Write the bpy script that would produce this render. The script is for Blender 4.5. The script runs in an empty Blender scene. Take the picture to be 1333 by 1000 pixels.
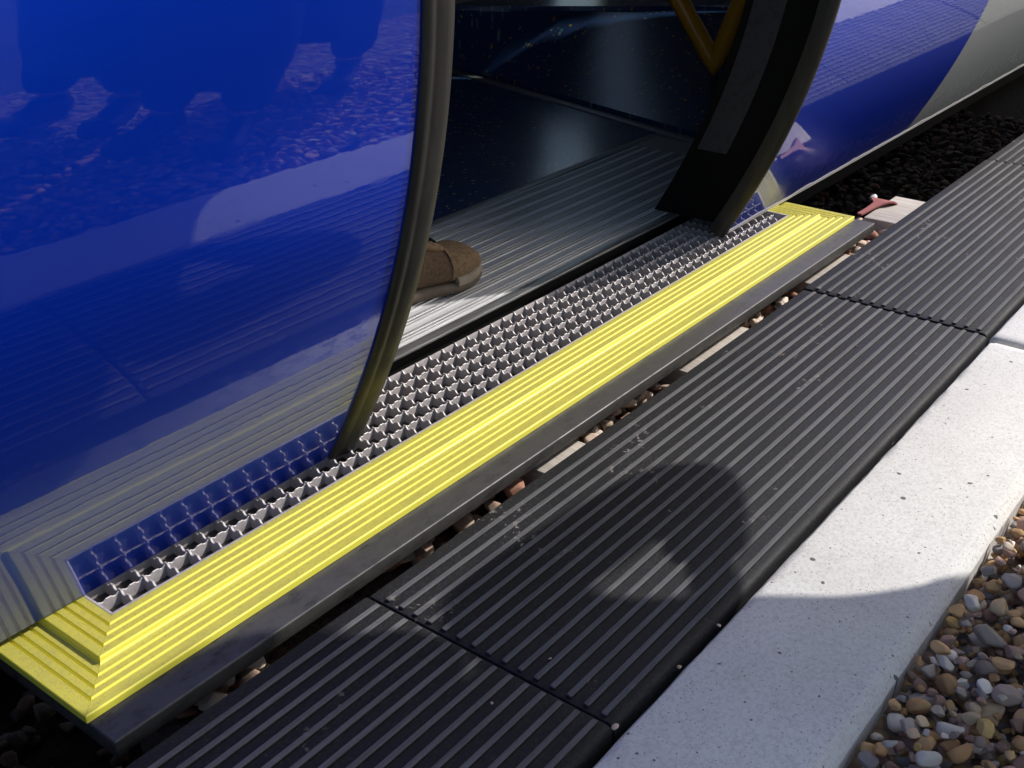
import bpy, bmesh, math, random
import numpy as np
from mathutils import Vector, Matrix, noise as mnoise
R = math.radians
scene = bpy.context.scene
COL = scene.collection
rng = random.Random(11)

# ------------------------------------------------------------------ camera
CAM = np.array([0.0, 0.0, 1.0]); F = 1480.0
PITCH, YAW = R(27.4), R(37.7)
FW = np.array([math.cos(YAW)*math.cos(PITCH), math.sin(YAW)*math.cos(PITCH), -math.sin(PITCH)])
RT = np.array([math.sin(YAW), -math.cos(YAW), 0.0])
UP = np.cross(RT, FW)
cd = bpy.data.cameras.new('camera'); cam = bpy.data.objects.new('camera', cd); COL.objects.link(cam)
cam.matrix_world = Matrix(((RT[0], UP[0], -FW[0], CAM[0]), (RT[1], UP[1], -FW[1], CAM[1]),
                           (RT[2], UP[2], -FW[2], CAM[2]), (0, 0, 0, 1)))
cd.sensor_width = 36; cd.lens = F/1333*36; cd.clip_end = 800; cd.clip_start = 0.02
scene.camera = cam
def px(u, v, z):
    d = RT*(u-666.5) + UP*(500-v) + FW*F
    t = (z-CAM[2])/d[2]; p = CAM + d*t
    return Vector(p)
def proj(p):
    d = np.array(p)-CAM; w = d@FW
    return 666.5+F*(d@RT)/w, 500-F*(d@UP)/w, w

# ------------------------------------------------------------------ light
TOSUN = Vector((1.0, -0.62, 1.0)).normalized()
w = bpy.data.worlds.new('World'); scene.world = w; w.use_nodes = True
nt = w.node_tree; nt.nodes.clear()
sky = nt.nodes.new('ShaderNodeTexSky'); sky.sky_type = 'NISHITA'; sky.sun_disc = False; sky.dust_density = 2.5; sky.ozone_density = .6
sky.sun_elevation = math.asin(TOSUN.z); sky.sun_rotation = math.atan2(TOSUN.x, TOSUN.y)
bg = nt.nodes.new('ShaderNodeBackground'); bg.inputs[1].default_value = 0.15
wo = nt.nodes.new('ShaderNodeOutputWorld')
nt.links.new(sky.outputs[0], bg.inputs[0]); nt.links.new(bg.outputs[0], wo.inputs[0])
sl = bpy.data.lights.new('sun', 'SUN'); sl.energy = 4.2; sl.angle = R(0.55); sl.color = (1, .975, .94)
so = bpy.data.objects.new('sun', sl); COL.objects.link(so); so.location = (3, -3, 6)
so.rotation_euler = (-TOSUN).to_track_quat('-Z', 'Y').to_euler()
vs = scene.view_settings; vs.view_transform = 'Standard'; vs.look = 'None'; vs.gamma = 1; vs.use_curve_mapping = False
vs.exposure = 0.30

# ------------------------------------------------------------------ helpers
def tag(o, label=None, cat=None, group=None, kind=None):
    for k, v in (('label', label), ('category', cat), ('group', group), ('kind', kind)):
        if v: o[k] = v
    return o
def link(name, me, mat=None, parent=None, smooth=None):
    o = bpy.data.objects.new(name, me); COL.objects.link(o)
    if mat is not None and len(me.materials) == 0: me.materials.append(mat)
    if parent is not None:
        o.parent = parent
        o.matrix_parent_inverse = parent.matrix_world.inverted() if parent.type != 'EMPTY' else Matrix.Translation(-parent.location)
    if smooth is not None: shade(me, smooth)
    return o
def shade(me, ang):
    bm = bmesh.new(); bm.from_mesh(me)
    for f in bm.faces: f.smooth = True
    for e in bm.edges:
        if len(e.link_faces) == 2 and e.calc_face_angle(0) > R(ang): e.smooth = False
    bm.to_mesh(me); bm.free()
def pyd(name, v, f):
    me = bpy.data.meshes.new(name); me.from_pydata([tuple(q) for q in v], [], f); me.validate(); me.update()
    return me
def fixn(me):
    bm = bmesh.new(); bm.from_mesh(me); bmesh.ops.recalc_face_normals(bm, faces=bm.faces); bm.to_mesh(me); bm.free()
    return me
def empty(name, loc):
    o = bpy.data.objects.new(name, None); COL.objects.link(o); o.location = loc; o.empty_display_size = .1
    return o
class MB:
    def __init__(s): s.v = []; s.f = []
    def add(s, v, f):
        n = len(s.v); s.v += [tuple(q) for q in v]; s.f += [tuple(i+n for i in q) for q in f]; return s
    def box(s, x0, x1, y0, y1, z0, z1):
        return s.add([(x0,y0,z0),(x1,y0,z0),(x1,y1,z0),(x0,y1,z0),(x0,y0,z1),(x1,y0,z1),(x1,y1,z1),(x0,y1,z1)],
                     [(0,3,2,1),(4,5,6,7),(0,1,5,4),(1,2,6,5),(2,3,7,6),(3,0,4,7)])
    def loft(s, rings, cap=True, closed=True):
        n = len(rings[0]); v = [q for r in rings for q in r]; f = []
        for i in range(len(rings)-1):
            for j in range(n if closed else n-1):
                k = (j+1) % n
                f.append((i*n+j, i*n+k, (i+1)*n+k, (i+1)*n+j))
        if cap and closed:
            f.append(tuple(range(n))[::-1]); f.append(tuple((len(rings)-1)*n+j for j in range(n)))
        return s.add(v, f)
    def tube(s, pts, r, n=10, cap=True):
        pts = [Vector(p) for p in pts]; rings = []; prev = None
        rr = r if isinstance(r, (list, tuple)) else [r]*len(pts)
        for i, p in enumerate(pts):
            t = (pts[min(i+1, len(pts)-1)]-pts[max(i-1, 0)]).normalized()
            a = prev if prev is not None else (Vector((0,0,1)) if abs(t.z) < .9 else Vector((1,0,0)))
            b = t.cross(a).normalized(); a2 = b.cross(t).normalized(); prev = a2
            rings.append([p+(b*math.cos(q)+a2*math.sin(q))*rr[i] for q in [2*math.pi*j/n for j in range(n)]])
        return s.loft(rings, cap)
    def mesh(s, name='m', bevel=0, seg=2, ang=30):
        me = fixn(pyd(name, s.v, s.f))
        if bevel:
            bm = bmesh.new(); bm.from_mesh(me)
            es = [e for e in bm.edges if len(e.link_faces) == 2 and e.calc_face_angle(0) > R(ang)]
            bmesh.ops.bevel(bm, geom=es, offset=bevel, segments=seg, affect='EDGES', profile=.5, clamp_overlap=True)
            bm.to_mesh(me); bm.free()
        return me
    def build(s, name, mat, parent=None, bevel=0, smooth=None, seg=2):
        return link(name, s.mesh(name, bevel, seg), mat, parent, smooth if smooth is not None else (40 if bevel else None))

# ------------------------------------------------------------------ materials
class NM:
    def __init__(s, name, **k):
        s.m = bpy.data.materials.new(name); s.m.use_nodes = True; s.t = s.m.node_tree
        s.b = s.t.nodes['Principled BSDF']; s.set(**k); s._tc = None
    def set(s, **k):
        for a, v in k.items():
            n = {'col': 'Base Color', 'rough': 'Roughness', 'metal': 'Metallic', 'ior': 'IOR', 'coat': 'Coat Weight', 'coatr': 'Coat Roughness', 'coati': 'Coat IOR', 'spec': 'Specular IOR Level'}[a]
            s.b.inputs[n].default_value = (*v, 1) if isinstance(v, tuple) else v
    def n(s, t, **k):
        q = s.t.nodes.new(t)
        for a, v in k.items():
            if isinstance(a, str) and hasattr(q, a): setattr(q, a, v)
        return q
    def l(s, a, b): s.t.links.new(a, b)
    def co(s, kind='Object', scale=(1, 1, 1), rot=(0, 0, 0)):
        tc = s.n('ShaderNodeTexCoord'); mp = s.n('ShaderNodeMapping'); mp.inputs['Scale'].default_value = scale; mp.inputs['Rotation'].default_value = rot
        s.l(tc.outputs[kind], mp.inputs[0]); return mp.outputs[0]
    def noise(s, co, scale, detail=4, rough=.55):
        q = s.n('ShaderNodeTexNoise'); q.inputs['Scale'].default_value = scale; q.inputs['Detail'].default_value = detail; q.inputs['Roughness'].default_value = rough
        s.l(co, q.inputs['Vector']); return q.outputs['Fac']
    def vor(s, co, scale, out='Distance', feat='F1', rnd=1):
        q = s.n('ShaderNodeTexVoronoi', feature=feat); q.inputs['Scale'].default_value = scale; q.inputs['Randomness'].default_value = rnd
        s.l(co, q.inputs['Vector']); return q.outputs[out]
    def ramp(s, fac, stops, const=False):
        q = s.n('ShaderNodeValToRGB'); cr = q.color_ramp
        if const: cr.interpolation = 'CONSTANT'
        while len(cr.elements) < len(stops): cr.elements.new(.5)
        for e, (p, c) in zip(cr.elements, stops):
            e.position = p; e.color = (*(c if isinstance(c, tuple) else (c, c, c)), 1)
        s.l(fac, q.inputs[0]); return q.outputs[0]
    def mix(s, fac, a, b, mode='MIX'):
        q = s.n('ShaderNodeMix', data_type='RGBA', blend_type=mode)
        for i, x in ((0, fac), (6, a), (7, b)):
            if isinstance(x, (int, float)): q.inputs[i].default_value = x
            elif isinstance(x, tuple): q.inputs[i].default_value = (*x, 1)
            else: s.l(x, q.inputs[i])
        return q.outputs[2]
    def math(s, op, a, b=0):
        q = s.n('ShaderNodeMath', operation=op)
        for i, x in ((0, a), (1, b)):
            if isinstance(x, (int, float)): q.inputs[i].default_value = x
            else: s.l(x, q.inputs[i])
        return q.outputs[0]
    def color(s, x): s.l(x, s.b.inputs['Base Color'])
    def roughn(s, x): s.l(x, s.b.inputs['Roughness'])
    def bump(s, h, dist=.001, strength=1, prev=None):
        q = s.n('ShaderNodeBump'); q.inputs['Distance'].default_value = dist; q.inputs['Strength'].default_value = strength
        s.l(h, q.inputs['Height'])
        if prev is not None: s.l(prev, q.inputs['Normal'])
        s.l(q.outputs[0], s.b.inputs['Normal']); return q.outputs[0]

def mat_paint(name, base, metal=0.):
    m = NM(name, metal=metal, rough=.38, ior=1.5, spec=.05, coat=1.0, coatr=.025, coati=1.58)
    c = m.co()
    specks = m.ramp(m.vor(c, 90), [(0, 1.0), (.05, .0)])
    keep = m.ramp(m.noise(c, 9, 2), [(.55, 0.0), (.62, 1.0)])
    sf = m.math('MULTIPLY', specks, keep)
    film = m.ramp(m.noise(c, 6, 6, .7), [(.35, 0.0), (.8, .002)])
    m.color(m.mix(m.math('ADD', m.math('MULTIPLY', sf, .22), film), base, (.42, .42, .40)))
    sp_ = m.n('ShaderNodeSeparateXYZ'); m.l(c, sp_.inputs[0])
    zlow = m.ramp(sp_.outputs[2], [(.02, 1.), (.26, 0.)]); xr = m.ramp(m.math('MULTIPLY', sp_.outputs[0], .1), [(.262, 0.), (.272, 1.)])
    dm = m.math('MULTIPLY', m.math('MULTIPLY', zlow, xr), m.ramp(m.noise(c, 30, 6, .7), [(.3, .35), (.6, 1.)]))
    m.l(m.math('ADD', .025, m.math('MULTIPLY', dm, .5)), m.b.inputs['Coat Roughness'])
    m.l(m.math('SUBTRACT', 1., m.math('MULTIPLY', dm, .8)), m.b.inputs['Coat Weight'])
    m.color(m.mix(m.math('MULTIPLY', dm, .55), m.b.inputs['Base Color'].links[0].from_socket, (.035, .03, .027)))
    n1 = m.noise(m.co(scale=(1, .5, 1)), 28, 2, .4)
    b1 = m.bump(n1, .00022, .55)
    n2 = m.noise(m.co(scale=(.35, 1, 1.2)), 9, 1, .3)
    b2 = m.bump(n2, .0007, .35, b1)
    m.l(b2, m.b.inputs['Coat Normal'])
    return m.m
M = {}
M['blue'] = mat_paint('blue_paint', (.0012, .046, .66), .8)
M['greypaint'] = mat_paint('grey_paint', (.33, .34, .34))

M['yellowclean'] = NM('yellow_clean', col=(.64, .58, .06), rough=.45).m
m = NM('yellow_nosing', rough=.6); c = m.co()
g = m.noise(c, 420, 3, .7); d = m.noise(c, 14, 5, .7)
yc = m.mix(m.ramp(d, [(.35, 0.), (.75, .45)]), (.42, .375, .05), (.33, .295, .05))
gr = m.ramp(m.noise(c, 160, 4, .8), [(.52, 0.), (.66, .5)])
yc = m.mix(m.math('MULTIPLY', m.ramp(m.noise(m.co(scale=(.3, 1, 1)), 30, 6, .75), [(.5, 0.), (.75, .6)]), .7), yc, (.20, .175, .07)); m.color(m.mix(gr, yc, (.22, .19, .07))); m.bump(g, .0012, .6); M['yellow'] = m.m

m = NM('galvanised', rough=.5, metal=.25); c = m.co()
m.color(m.mix(m.ramp(m.noise(c, 60, 5), [(.3, 0.), (.7, 1.)]), (.33, .295, .285), (.44, .41, .405)))
m.roughn(m.ramp(m.noise(c, 120, 3), [(.3, .42), (.7, .62)])); M['galv'] = m.m

m = NM('black_base', rough=.5); c = m.co(); wn = m.noise(c, 22, 6, .7); st = m.noise(m.co(scale=(.35, 1, 1)), 60, 5, .75)
f1 = m.math('MULTIPLY', m.ramp(wn, [(.38, 0.), (.62, 1.)]), m.ramp(st, [(.45, .1), (.62, 1.)]))
m.color(m.mix(f1, (.048, .045, .04), (.010, .010, .010))); m.roughn(m.ramp(f1, [(0, .42), (1, .62)])); m.bump(st, .0006, .4); M['base'] = m.m

m = NM('rubber_panel', rough=.6, spec=.2); c = m.co()
sep = m.n('ShaderNodeSeparateXYZ'); m.l(m.co(), sep.inputs[0])
top = m.ramp(m.math('MULTIPLY', sep.outputs[2], 100.0), [(.16, 0.), (.40, 1.)])
dn = m.noise(c, 170, 5, .8); dl = m.noise(c, 5, 5, .65); strk = m.noise(m.co(scale=(.05, 1, 1)), 130, 4, .7)
wear = m.math('MULTIPLY', top, m.ramp(strk, [(.3, .5), (.65, 1.)]))
dust = m.math('MULTIPLY', m.ramp(dn, [(.5, .0), (.75, 1.)]), m.ramp(dl, [(.35, .04), (.7, .40)]))
col = m.mix(wear, (.0115, .0112, .0120), (.110, .107, .109)); col = m.mix(dust, col, (.13, .12, .11))
spl = m.math('MULTIPLY', m.ramp(m.noise(c, 75, 3, .6), [(.60, 0.), (.64, .8)]), m.ramp(m.noise(c, 5.5, 2), [(.60, 0.), (.66, 1.)]))
m.color(m.mix(spl, col, (.20, .18, .16))); m.roughn(m.ramp(dl, [(.3, .5), (.7, .7)])); m.bump(dn, .0016, .7); M['panel'] = m.m

m = NM('concrete', rough=.9); c = m.co()
big = m.noise(c, 3.5, 6, .6); fine = m.noise(c, 190, 5, .75)
base = m.mix(m.ramp(big, [(.3, 0.), (.7, 1.)]), (.54, .52, .485), (.63, .612, .58))
base = m.mix(m.ramp(fine, [(.36, .5), (.54, 0.)]), base, (.34, .31, .28))
base = m.mix(m.ramp(m.noise(c, 11, 7, .75), [(.52, 0.), (.78, .35)]), base, (.36, .34, .30))
wp = m.n('ShaderNodeMixRGB'); wp.inputs[0].default_value = .012; m.l(c, wp.inputs[1]); nz = m.n('ShaderNodeTexNoise'); nz.inputs['Scale'].default_value = 40; m.l(c, nz.inputs['Vector']); m.l(nz.outputs['Color'], wp.inputs[2])
pv = m.n('ShaderNodeTexVoronoi', voronoi_dimensions='2D'); pv.inputs['Scale'].default_value = 46; m.l(wp.outputs[0], pv.inputs['Vector'])
sz = m.n('ShaderNodeSeparateColor'); m.l(pv.outputs['Color'], sz.inputs[0])
thr = m.ramp(sz.outputs[0], [(.84, .0), (.93, .05), (.985, .09), (1., .20)])
pit = m.math('LESS_THAN', pv.outputs['Distance'], thr)
pv2 = m.n('ShaderNodeTexVoronoi', voronoi_dimensions='2D'); pv2.inputs['Scale'].default_value = 170; m.l(wp.outputs[0], pv2.inputs['Vector'])
sz2 = m.n('ShaderNodeSeparateColor'); m.l(pv2.outputs['Color'], sz2.inputs[0])
pit2 = m.math('LESS_THAN', pv2.outputs['Distance'], m.ramp(sz2.outputs[1], [(.72, .0), (1., .16)]))
pits = m.math('MAXIMUM', pit, pit2)
m.color(m.mix(m.math('MULTIPLY', pits, .9), base, (.07, .063, .055)))
h = m.math('SUBTRACT', m.math('MULTIPLY', fine, .25), pits); m.bump(h, .0022, .7); M['concrete'] = m.m

def stone_mat(name, src, stops):
    m = NM(name, rough=.85, spec=.3); c = m.co()
    q = m.n('ShaderNodeObjectInfo') if src == 'obj' else m.n('ShaderNodeNewGeometry')
    rv = q.outputs['Random'] if src == 'obj' else q.outputs['Random Per Island']
    col = m.ramp(rv, stops, True)
    v2 = m.math('FRACT', m.math('MULTIPLY', rv, 37.7))
    sc = 1.0
    n1 = m.noise(c, 70, 5, .65); n2 = m.noise(c, 420, 4, .7)
    col = m.mix(m.ramp(n1, [(.35, .0), (.75, .35)]), col, (.16, .11, .07))
    col = m.mix(m.ramp(n2, [(.45, 0.), (.7, .14)]), col, (.40, .36, .31))
    hv = m.n('ShaderNodeHueSaturation'); m.l(col, hv.inputs['Color']); m.l(m.ramp(v2, [(0, 1.0), (1, 1.9)]), hv.inputs['Value']); hv.inputs['Saturation'].default_value = 1.2
    m.color(hv.outputs[0]); m.roughn(m.ramp(n1, [(.3, .7), (.7, .95)])); m.bump(n2, .0012, .6); return m.m
ST = [(0, (.46, .30, .17)), (.14, (.33, .20, .11)), (.27, (.50, .38, .25)), (.38, (.26, .20, .165)), (.48, (.32, .27, .22)), (.58, (.18, .115, .09)), (.66, (.42, .29, .14)), (.71, (.36, .24, .19)), (.79, (.56, .51, .43)), (.86, (.24, .22, .205)), (.92, (.50, .44, .36)), (.97, (.24, .15, .12))]
M['stone'] = stone_mat('gravel_stone', 'obj', ST); M['stones'] = stone_mat('gravel_mass', 'isl', ST)
BT = [(0, (.34, .27, .22)), (.2, (.26, .19, .15)), (.4, (.42, .37, .32)), (.6, (.22, .12, .09)), (.8, (.38, .30, .25))]
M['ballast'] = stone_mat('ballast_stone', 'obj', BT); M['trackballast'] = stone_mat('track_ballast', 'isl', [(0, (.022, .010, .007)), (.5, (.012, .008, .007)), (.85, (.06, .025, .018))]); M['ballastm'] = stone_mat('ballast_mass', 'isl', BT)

m = NM('gravel_bed', rough=.95); c = m.co(); v = m.vor(c, 40, 'Color'); s_ = m.n('ShaderNodeSeparateColor'); m.l(v, s_.inputs[0])
m.color(m.mix(m.vor(c, 40), m.ramp(s_.outputs[0], ST, True), (.05, .035, .025))); m.bump(m.math('SUBTRACT', 1., m.vor(c, 40)), .02, 1); M['bed'] = m.m
m = NM('lawn_soil', rough=.95); c = m.co()
m.color(m.mix(m.ramp(m.noise(c, 5, 6), [(.35, 0.), (.65, 1.)]), (.045, .075, .022), (.09, .10, .04))); m.bump(m.noise(c, 90, 4), .02, 1); M['lawn'] = m.m
m = NM('dark_rubble', rough=.95); c = m.co(); m.color(m.mix(m.noise(c, 30, 5), (.05, .03, .022), (.14, .10, .08))); m.bump(m.noise(c, 40, 5), .02, 1); M['soil'] = m.m

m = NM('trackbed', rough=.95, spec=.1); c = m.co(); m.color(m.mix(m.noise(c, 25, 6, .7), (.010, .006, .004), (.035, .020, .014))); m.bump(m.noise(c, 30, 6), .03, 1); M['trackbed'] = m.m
m = NM('door_rubber', rough=.42); c = m.co(scale=(1, 1, .2)); n1 = m.noise(c, 40, 5, .65); n2 = m.noise(m.co(), 18, 4, .6)
m.color(m.mix(m.ramp(n1, [(.35, 0.), (.7, 1.)]), (.009, .0088, .0075), (.022, .021, .018))); m.roughn(m.ramp(n2, [(.3, .42), (.7, .62)])); m.bump(n1, .0006, .3); M['rubber'] = m.m
M['blackrubber'] = NM('black_rubber', col=(.003, .003, .003), rough=.7, spec=.15).m
m = NM('aluminium_sill', rough=.34, metal=.9); c = m.co(scale=(.06, 1, 1)); n1 = m.noise(c, 150, 5, .7)
m.color(m.mix(m.ramp(n1, [(.3, 0.), (.7, 1.)]), (.34, .34, .34), (.50, .50, .50))); m.roughn(m.ramp(n1, [(.3, .28), (.7, .46)])); M['alu'] = m.m
m = NM('sill_plate', rough=.5, metal=.15); c = m.co(scale=(.15, 1, 1)); n1 = m.noise(c, 40, 4, .6)
m.color(m.mix(m.ramp(n1, [(.3, 0.), (.7, 1.)]), (.44, .44, .445), (.52, .52, .52))); m.roughn(m.ramp(n1, [(.3, .42), (.7, .6)])); M['plate'] = m.m
m = NM('blue_vinyl', rough=.24); c = m.co(); v = m.n('ShaderNodeTexVoronoi', voronoi_dimensions='2D'); v.inputs['Scale'].default_value = 45; m.l(m.co(scale=(1, 1.3, 1)), v.inputs['Vector'])
s_ = m.n('ShaderNodeSeparateColor'); m.l(v.outputs['Color'], s_.inputs[0])
chip = m.math('MULTIPLY', m.math('LESS_THAN', v.outputs['Distance'], m.ramp(s_.outputs[1], [(.72, .0), (1, .34)])), 1.)
cc = m.ramp(s_.outputs[2], [(0, (.30, .22, .05)), (.3, (.16, .19, .19)), (.6, (.06, .14, .17)), (.8, (.26, .14, .06))], True)
m.color(m.mix(chip, m.mix(m.noise(c, 8, 3), (.016, .032, .085), (.024, .05, .13)), cc)); m.bump(m.noise(c, 300, 2), .00003, .4); M['vinyl'] = m.m
M['interior'] = NM('interior_panel', col=(.06, .06, .065), rough=.6).m
M['trim'] = NM('floor_trim', col=(.22, .22, .21), rough=.45, metal=.3).m
m = NM('notice_grey', rough=.5); c = m.co(); m.color(m.mix(m.ramp(m.noise(m.co(scale=(1, 1, 1)), 55, 3), [(.55, 0.), (.62, .6)]), (.028, .028, .032), (.012, .012, .013))); M['notice'] = m.m
M['ochre'] = NM('yellow_rail_paint', col=(.50, .22, .006), rough=.35).m
m = NM('chassis_black', rough=.7); c = m.co(); m.color(m.mix(m.noise(c, 12, 4), (.010, .009, .008), (.03, .022, .018))); M['chassis'] = m.m
m = NM('timber', rough=.85); c = m.co(scale=(9, .7, 9)); n1 = m.noise(c, 16, 6, .65)
m.color(m.mix(m.ramp(n1, [(.3, 0.), (.7, 1.)]), (.34, .29, .235), (.54, .49, .43))); m.bump(n1, .002, .5); M['timber'] = m.m
m = NM('rail_steel', rough=.55, metal=.5); c = m.co(); m.color(m.mix(m.noise(c, 20, 5), (.10, .045, .025), (.20, .11, .07))); M['rust'] = m.m
m = NM('red_plastic', rough=.55); c = m.co(); m.color(m.mix(m.noise(c, 40, 4), (.22, .06, .05), (.33, .11, .09))); M['red'] = m.m
m = NM('shoe_sole', rough=.8); c = m.co(); m.color(m.mix(m.noise(c, 60, 5, .7), (.06, .042, .028), (.15, .11, .075))); M['sole'] = m.m
m = NM('shoe_bumper_sunlit', rough=.8); c = m.co(); m.color(m.mix(m.noise(c, 70, 5, .7), (.16, .12, .08), (.36, .30, .21))); M['bumper'] = m.m  # paler than the sole: sunlight on the toe front put into the colour
m = NM('suede', rough=.9); c = m.co(); m.color(m.mix(m.ramp(m.noise(c, 130, 6, .85), [(.35, 0.), (.65, 1.)]), (.085, .05, .024), (.27, .17, .085))); m.bump(m.noise(c, 190, 4, .7), .003, .8); M['suede'] = m.m
m = NM('suede_side', rough=.9); c = m.co(); m.color(m.mix(m.ramp(m.noise(c, 130, 6, .85), [(.35, 0.), (.65, 1.)]), (.045, .026, .014), (.15, .09, .045))); m.bump(m.noise(c, 190, 4, .7), .003, .8); M['suede2'] = m.m
M['lace'] = NM('lace', col=(.03, .025, .02), rough=.8).m
def cloth(name, a, b):
    m = NM(name, rough=.9); c = m.co(); m.color(m.mix(m.noise(c, 60, 5), a, b)); m.bump(m.noise(c, 400, 2), .001, .4); return m.m
M['navy'] = cloth('navy_coat', (.012, .016, .03), (.03, .035, .055)); M['jeans'] = cloth('jeans', (.03, .045, .09), (.06, .08, .14))
M['dark'] = cloth('dark_trousers', (.012, .012, .014), (.03, .03, .032)); M['green'] = cloth('green_jumper', (.03, .06, .03), (.06, .10, .05))
M['beige'] = cloth('beige_trousers', (.34, .28, .20), (.44, .37, .28)); M['tan'] = cloth('tan_coat', (.30, .22, .13), (.38, .29, .18)); M['greyc'] = cloth('grey_jacket', (.22, .22, .22), (.30, .30, .29))
M['skin'] = NM('skin', col=(.55, .33, .24), rough=.55).m; M['hair'] = NM('hair', col=(.05, .03, .018), rough=.7).m
M['eye'] = NM('eye_dark', col=(.02, .015, .01), rough=.2).m; M['leather'] = NM('boot_leather', col=(.03, .02, .015), rough=.5).m
m = NM('window_glass', rough=.02, col=(1, 1, 1)); m.t.nodes.remove(m.b)
tr = m.n('ShaderNodeBsdfTransparent'); tr.inputs[0].default_value = (.80, .84, .83, 1); gl = m.n('ShaderNodeBsdfGlossy'); gl.inputs['Roughness'].default_value = .02
lw = m.n('ShaderNodeLayerWeight'); lw.inputs[0].default_value = .5; ms = m.n('ShaderNodeMixShader'); m.l(m.math('ADD', .04, m.math('MULTIPLY', m.math('POWER', lw.outputs[1], 4.), .7)), ms.inputs[0]); m.l(tr.outputs[0], ms.inputs[1]); m.l(gl.outputs[0], ms.inputs[2])
m.l(ms.outputs[0], m.t.nodes['Material Output'].inputs[0]); M['glass'] = m.m
M['leaf'] = NM('grass_blade', col=(.08, .14, .03), rough=.6).m

# ------------------------------------------------------------------ setting: ground, gravel bed, platform, edging
xs = [-200, -40, -8, 0, 8, 40, 200]
yp = [(-200, -.075), (-40, -.075), (-8, -.075), (.30, -.075), (.55, -.09), (.62, -1.36), (3.95, -1.36), (4.3, -.06), (40, -.06), (200, -.06)]
gv = [(x, y, z) for x in xs for y, z in yp]; n = len(yp)
gf = [(i*n+j, (i+1)*n+j, (i+1)*n+j+1, i*n+j+1) for i in range(len(xs)-1) for j in range(n-1)]
gm = fixn(pyd('ground', gv, gf)); gm.materials.append(M['lawn']); gm.materials.append(M['soil'])
for p_ in gm.polygons:
    if .4 < p_.center.y < 4: p_.material_index = 1
tag(link('ground', gm), kind='structure')
gb = MB().box(-8, 12, -1.1, .31, -.2, -.058).build('gravel_bed', M['bed']); tag(gb, kind='structure')

PY0, PY1 = .532, .947                       # outer and inner edge of the ribbed panels
plat = MB().box(-4, 14, .56, .885, -1.34, -.105).build('platform', M['soil']); tag(plat, kind='structure')
def panel_mesh(L):
    W = PY1-PY0; b = MB()
    T = .048; r = .007; n = 6
    cr = [(0.0, -T), (0.0, -r)] + [(r*(1-math.cos(a)), -r+r*math.sin(a)) for a in [math.pi/2*i/n for i in range(1, n+1)]]
    cr += [(W-.012, 0), (W-.006, -.0008), (W-.0025, -.003), (W-.0008, -.007), (W, -.012), (W, -T)]
    # y measured from the inner edge towards the edging
    def ring(x, s):
        return [(x, W*(1-0)-y if False else -y, z if z < -T+.001 else z-s) for y, z in cr]
    b.loft([ring(0, .003), ring(.0015, .0008), ring(.004, 0)] + [ring(x, 0) for x in np.linspace(.03, L-.03, 12)] + [ring(L-.004, 0), ring(L-.0015, .0008), ring(L, .003)])
    N = 15
    for i in range(N):
        y = -(.032+i*(W-.032-.021)/(N-1)); hw = .0043; hh = .0046
        prof = [(-hw, -.0006), (-hw*.93, hh*.82), (-hw*.76, hh), (hw*.76, hh), (hw*.93, hh*.82), (hw, -.0006)]
        x0, x1 = .005, L-.005
        b.loft([[(x, y+a*k, max(zz*k2, -.0006)) for a, zz in prof] for x, k, k2 in ((x0, .55, .15), (x0+.002, .95, .85), (x0+.005, 1, 1), (x1-.005, 1, 1), (x1-.002, .95, .85), (x1, .7, .25))])
    return b.mesh('platform_panel')
joints = [-1.95, -.53, .891, 2.31, 3.615, 5.0, 6.4, 7.8, 9.2, 10.6, 12.0]
for i in range(len(joints)-1):
    L = joints[i+1]-joints[i]-.0036
    me = panel_mesh(L); o = link('platform_panel', me, M['panel'], None, 35)
    o.location = (joints[i]+.0018, PY1, (-.0015, 0, -.002, .0, -.0025, .001)[i % 6]); o.rotation_euler.z = R((0, .05, -.1, 0, .12, 0)[i % 6])
    o.parent = plat
for x0, x1, yy in ((1.375, 1.505, 1.06), (1.87, 2.145, 1.055), (2.47, 2.715, 1.06), (3.02, 3.26, 1.085)):
    b = MB().box(x0, x1, .50, yy, -.105, -.0535); me = b.mesh('timber_bearer', .004)
    o = link('timber_bearer', me, M['timber'], plat, 40)
MB().box(.62, 3.30, .8855, 1.14, -.24, -.135).build('edge_ledge', M['soil'], plat)
edg = MB().box(-6, 14, .318, .515, -.22, -.115).build('concrete_edging', M['concrete']); tag(edg, kind='structure')
def slab(x0, x1, dz, dy):
    yb = [(.300, -.11), (.298, -.022), (.309, -.0075), (.322, -.003), (.505, -.003), (.517, -.0065), (.524, -.016), (.524, -.11)]
    b = MB(); rings = []
    N = max(3, int((x1-x0)/.02)); xl = [x0, x0+.004, x0+.011]+list(np.linspace(x0+.03, x1-.03, N))+[x1-.011, x1-.004, x1]
    for i, x in enumerate(xl):
        e = min(i, len(xl)-1-i); s = (.012, .004, 0)[e] if e < 3 else 0
        r_ = []
        for k, (y, z) in enumerate(yb):
            jit = .0007*mnoise.noise(Vector((x*14, k*3.1, 2))) + .0008*mnoise.noise(Vector((x*70, k*3.1, 9)))
            r_.append((x, y+dy+(jit if 0 < k < 7 else 0), z+dz-(s if 0 < k < 7 else 0)+jit*.4*(0 < k < 7)))
        rings.append(r_)
    b.loft(rings); o = b.build('edging_slab', M['concrete'], edg, smooth=35); return o
slab(-1.6, .44, -.001, .001); slab(.452, 2.297, 0, 0); slab(2.309, 4.15, .002, .003); slab(4.162, 6.0, 0, 0); slab(6.012, 7.85, 0, 0); slab(7.862, 9.7, 0, 0); slab(9.712, 11.5, 0, 0)

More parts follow.
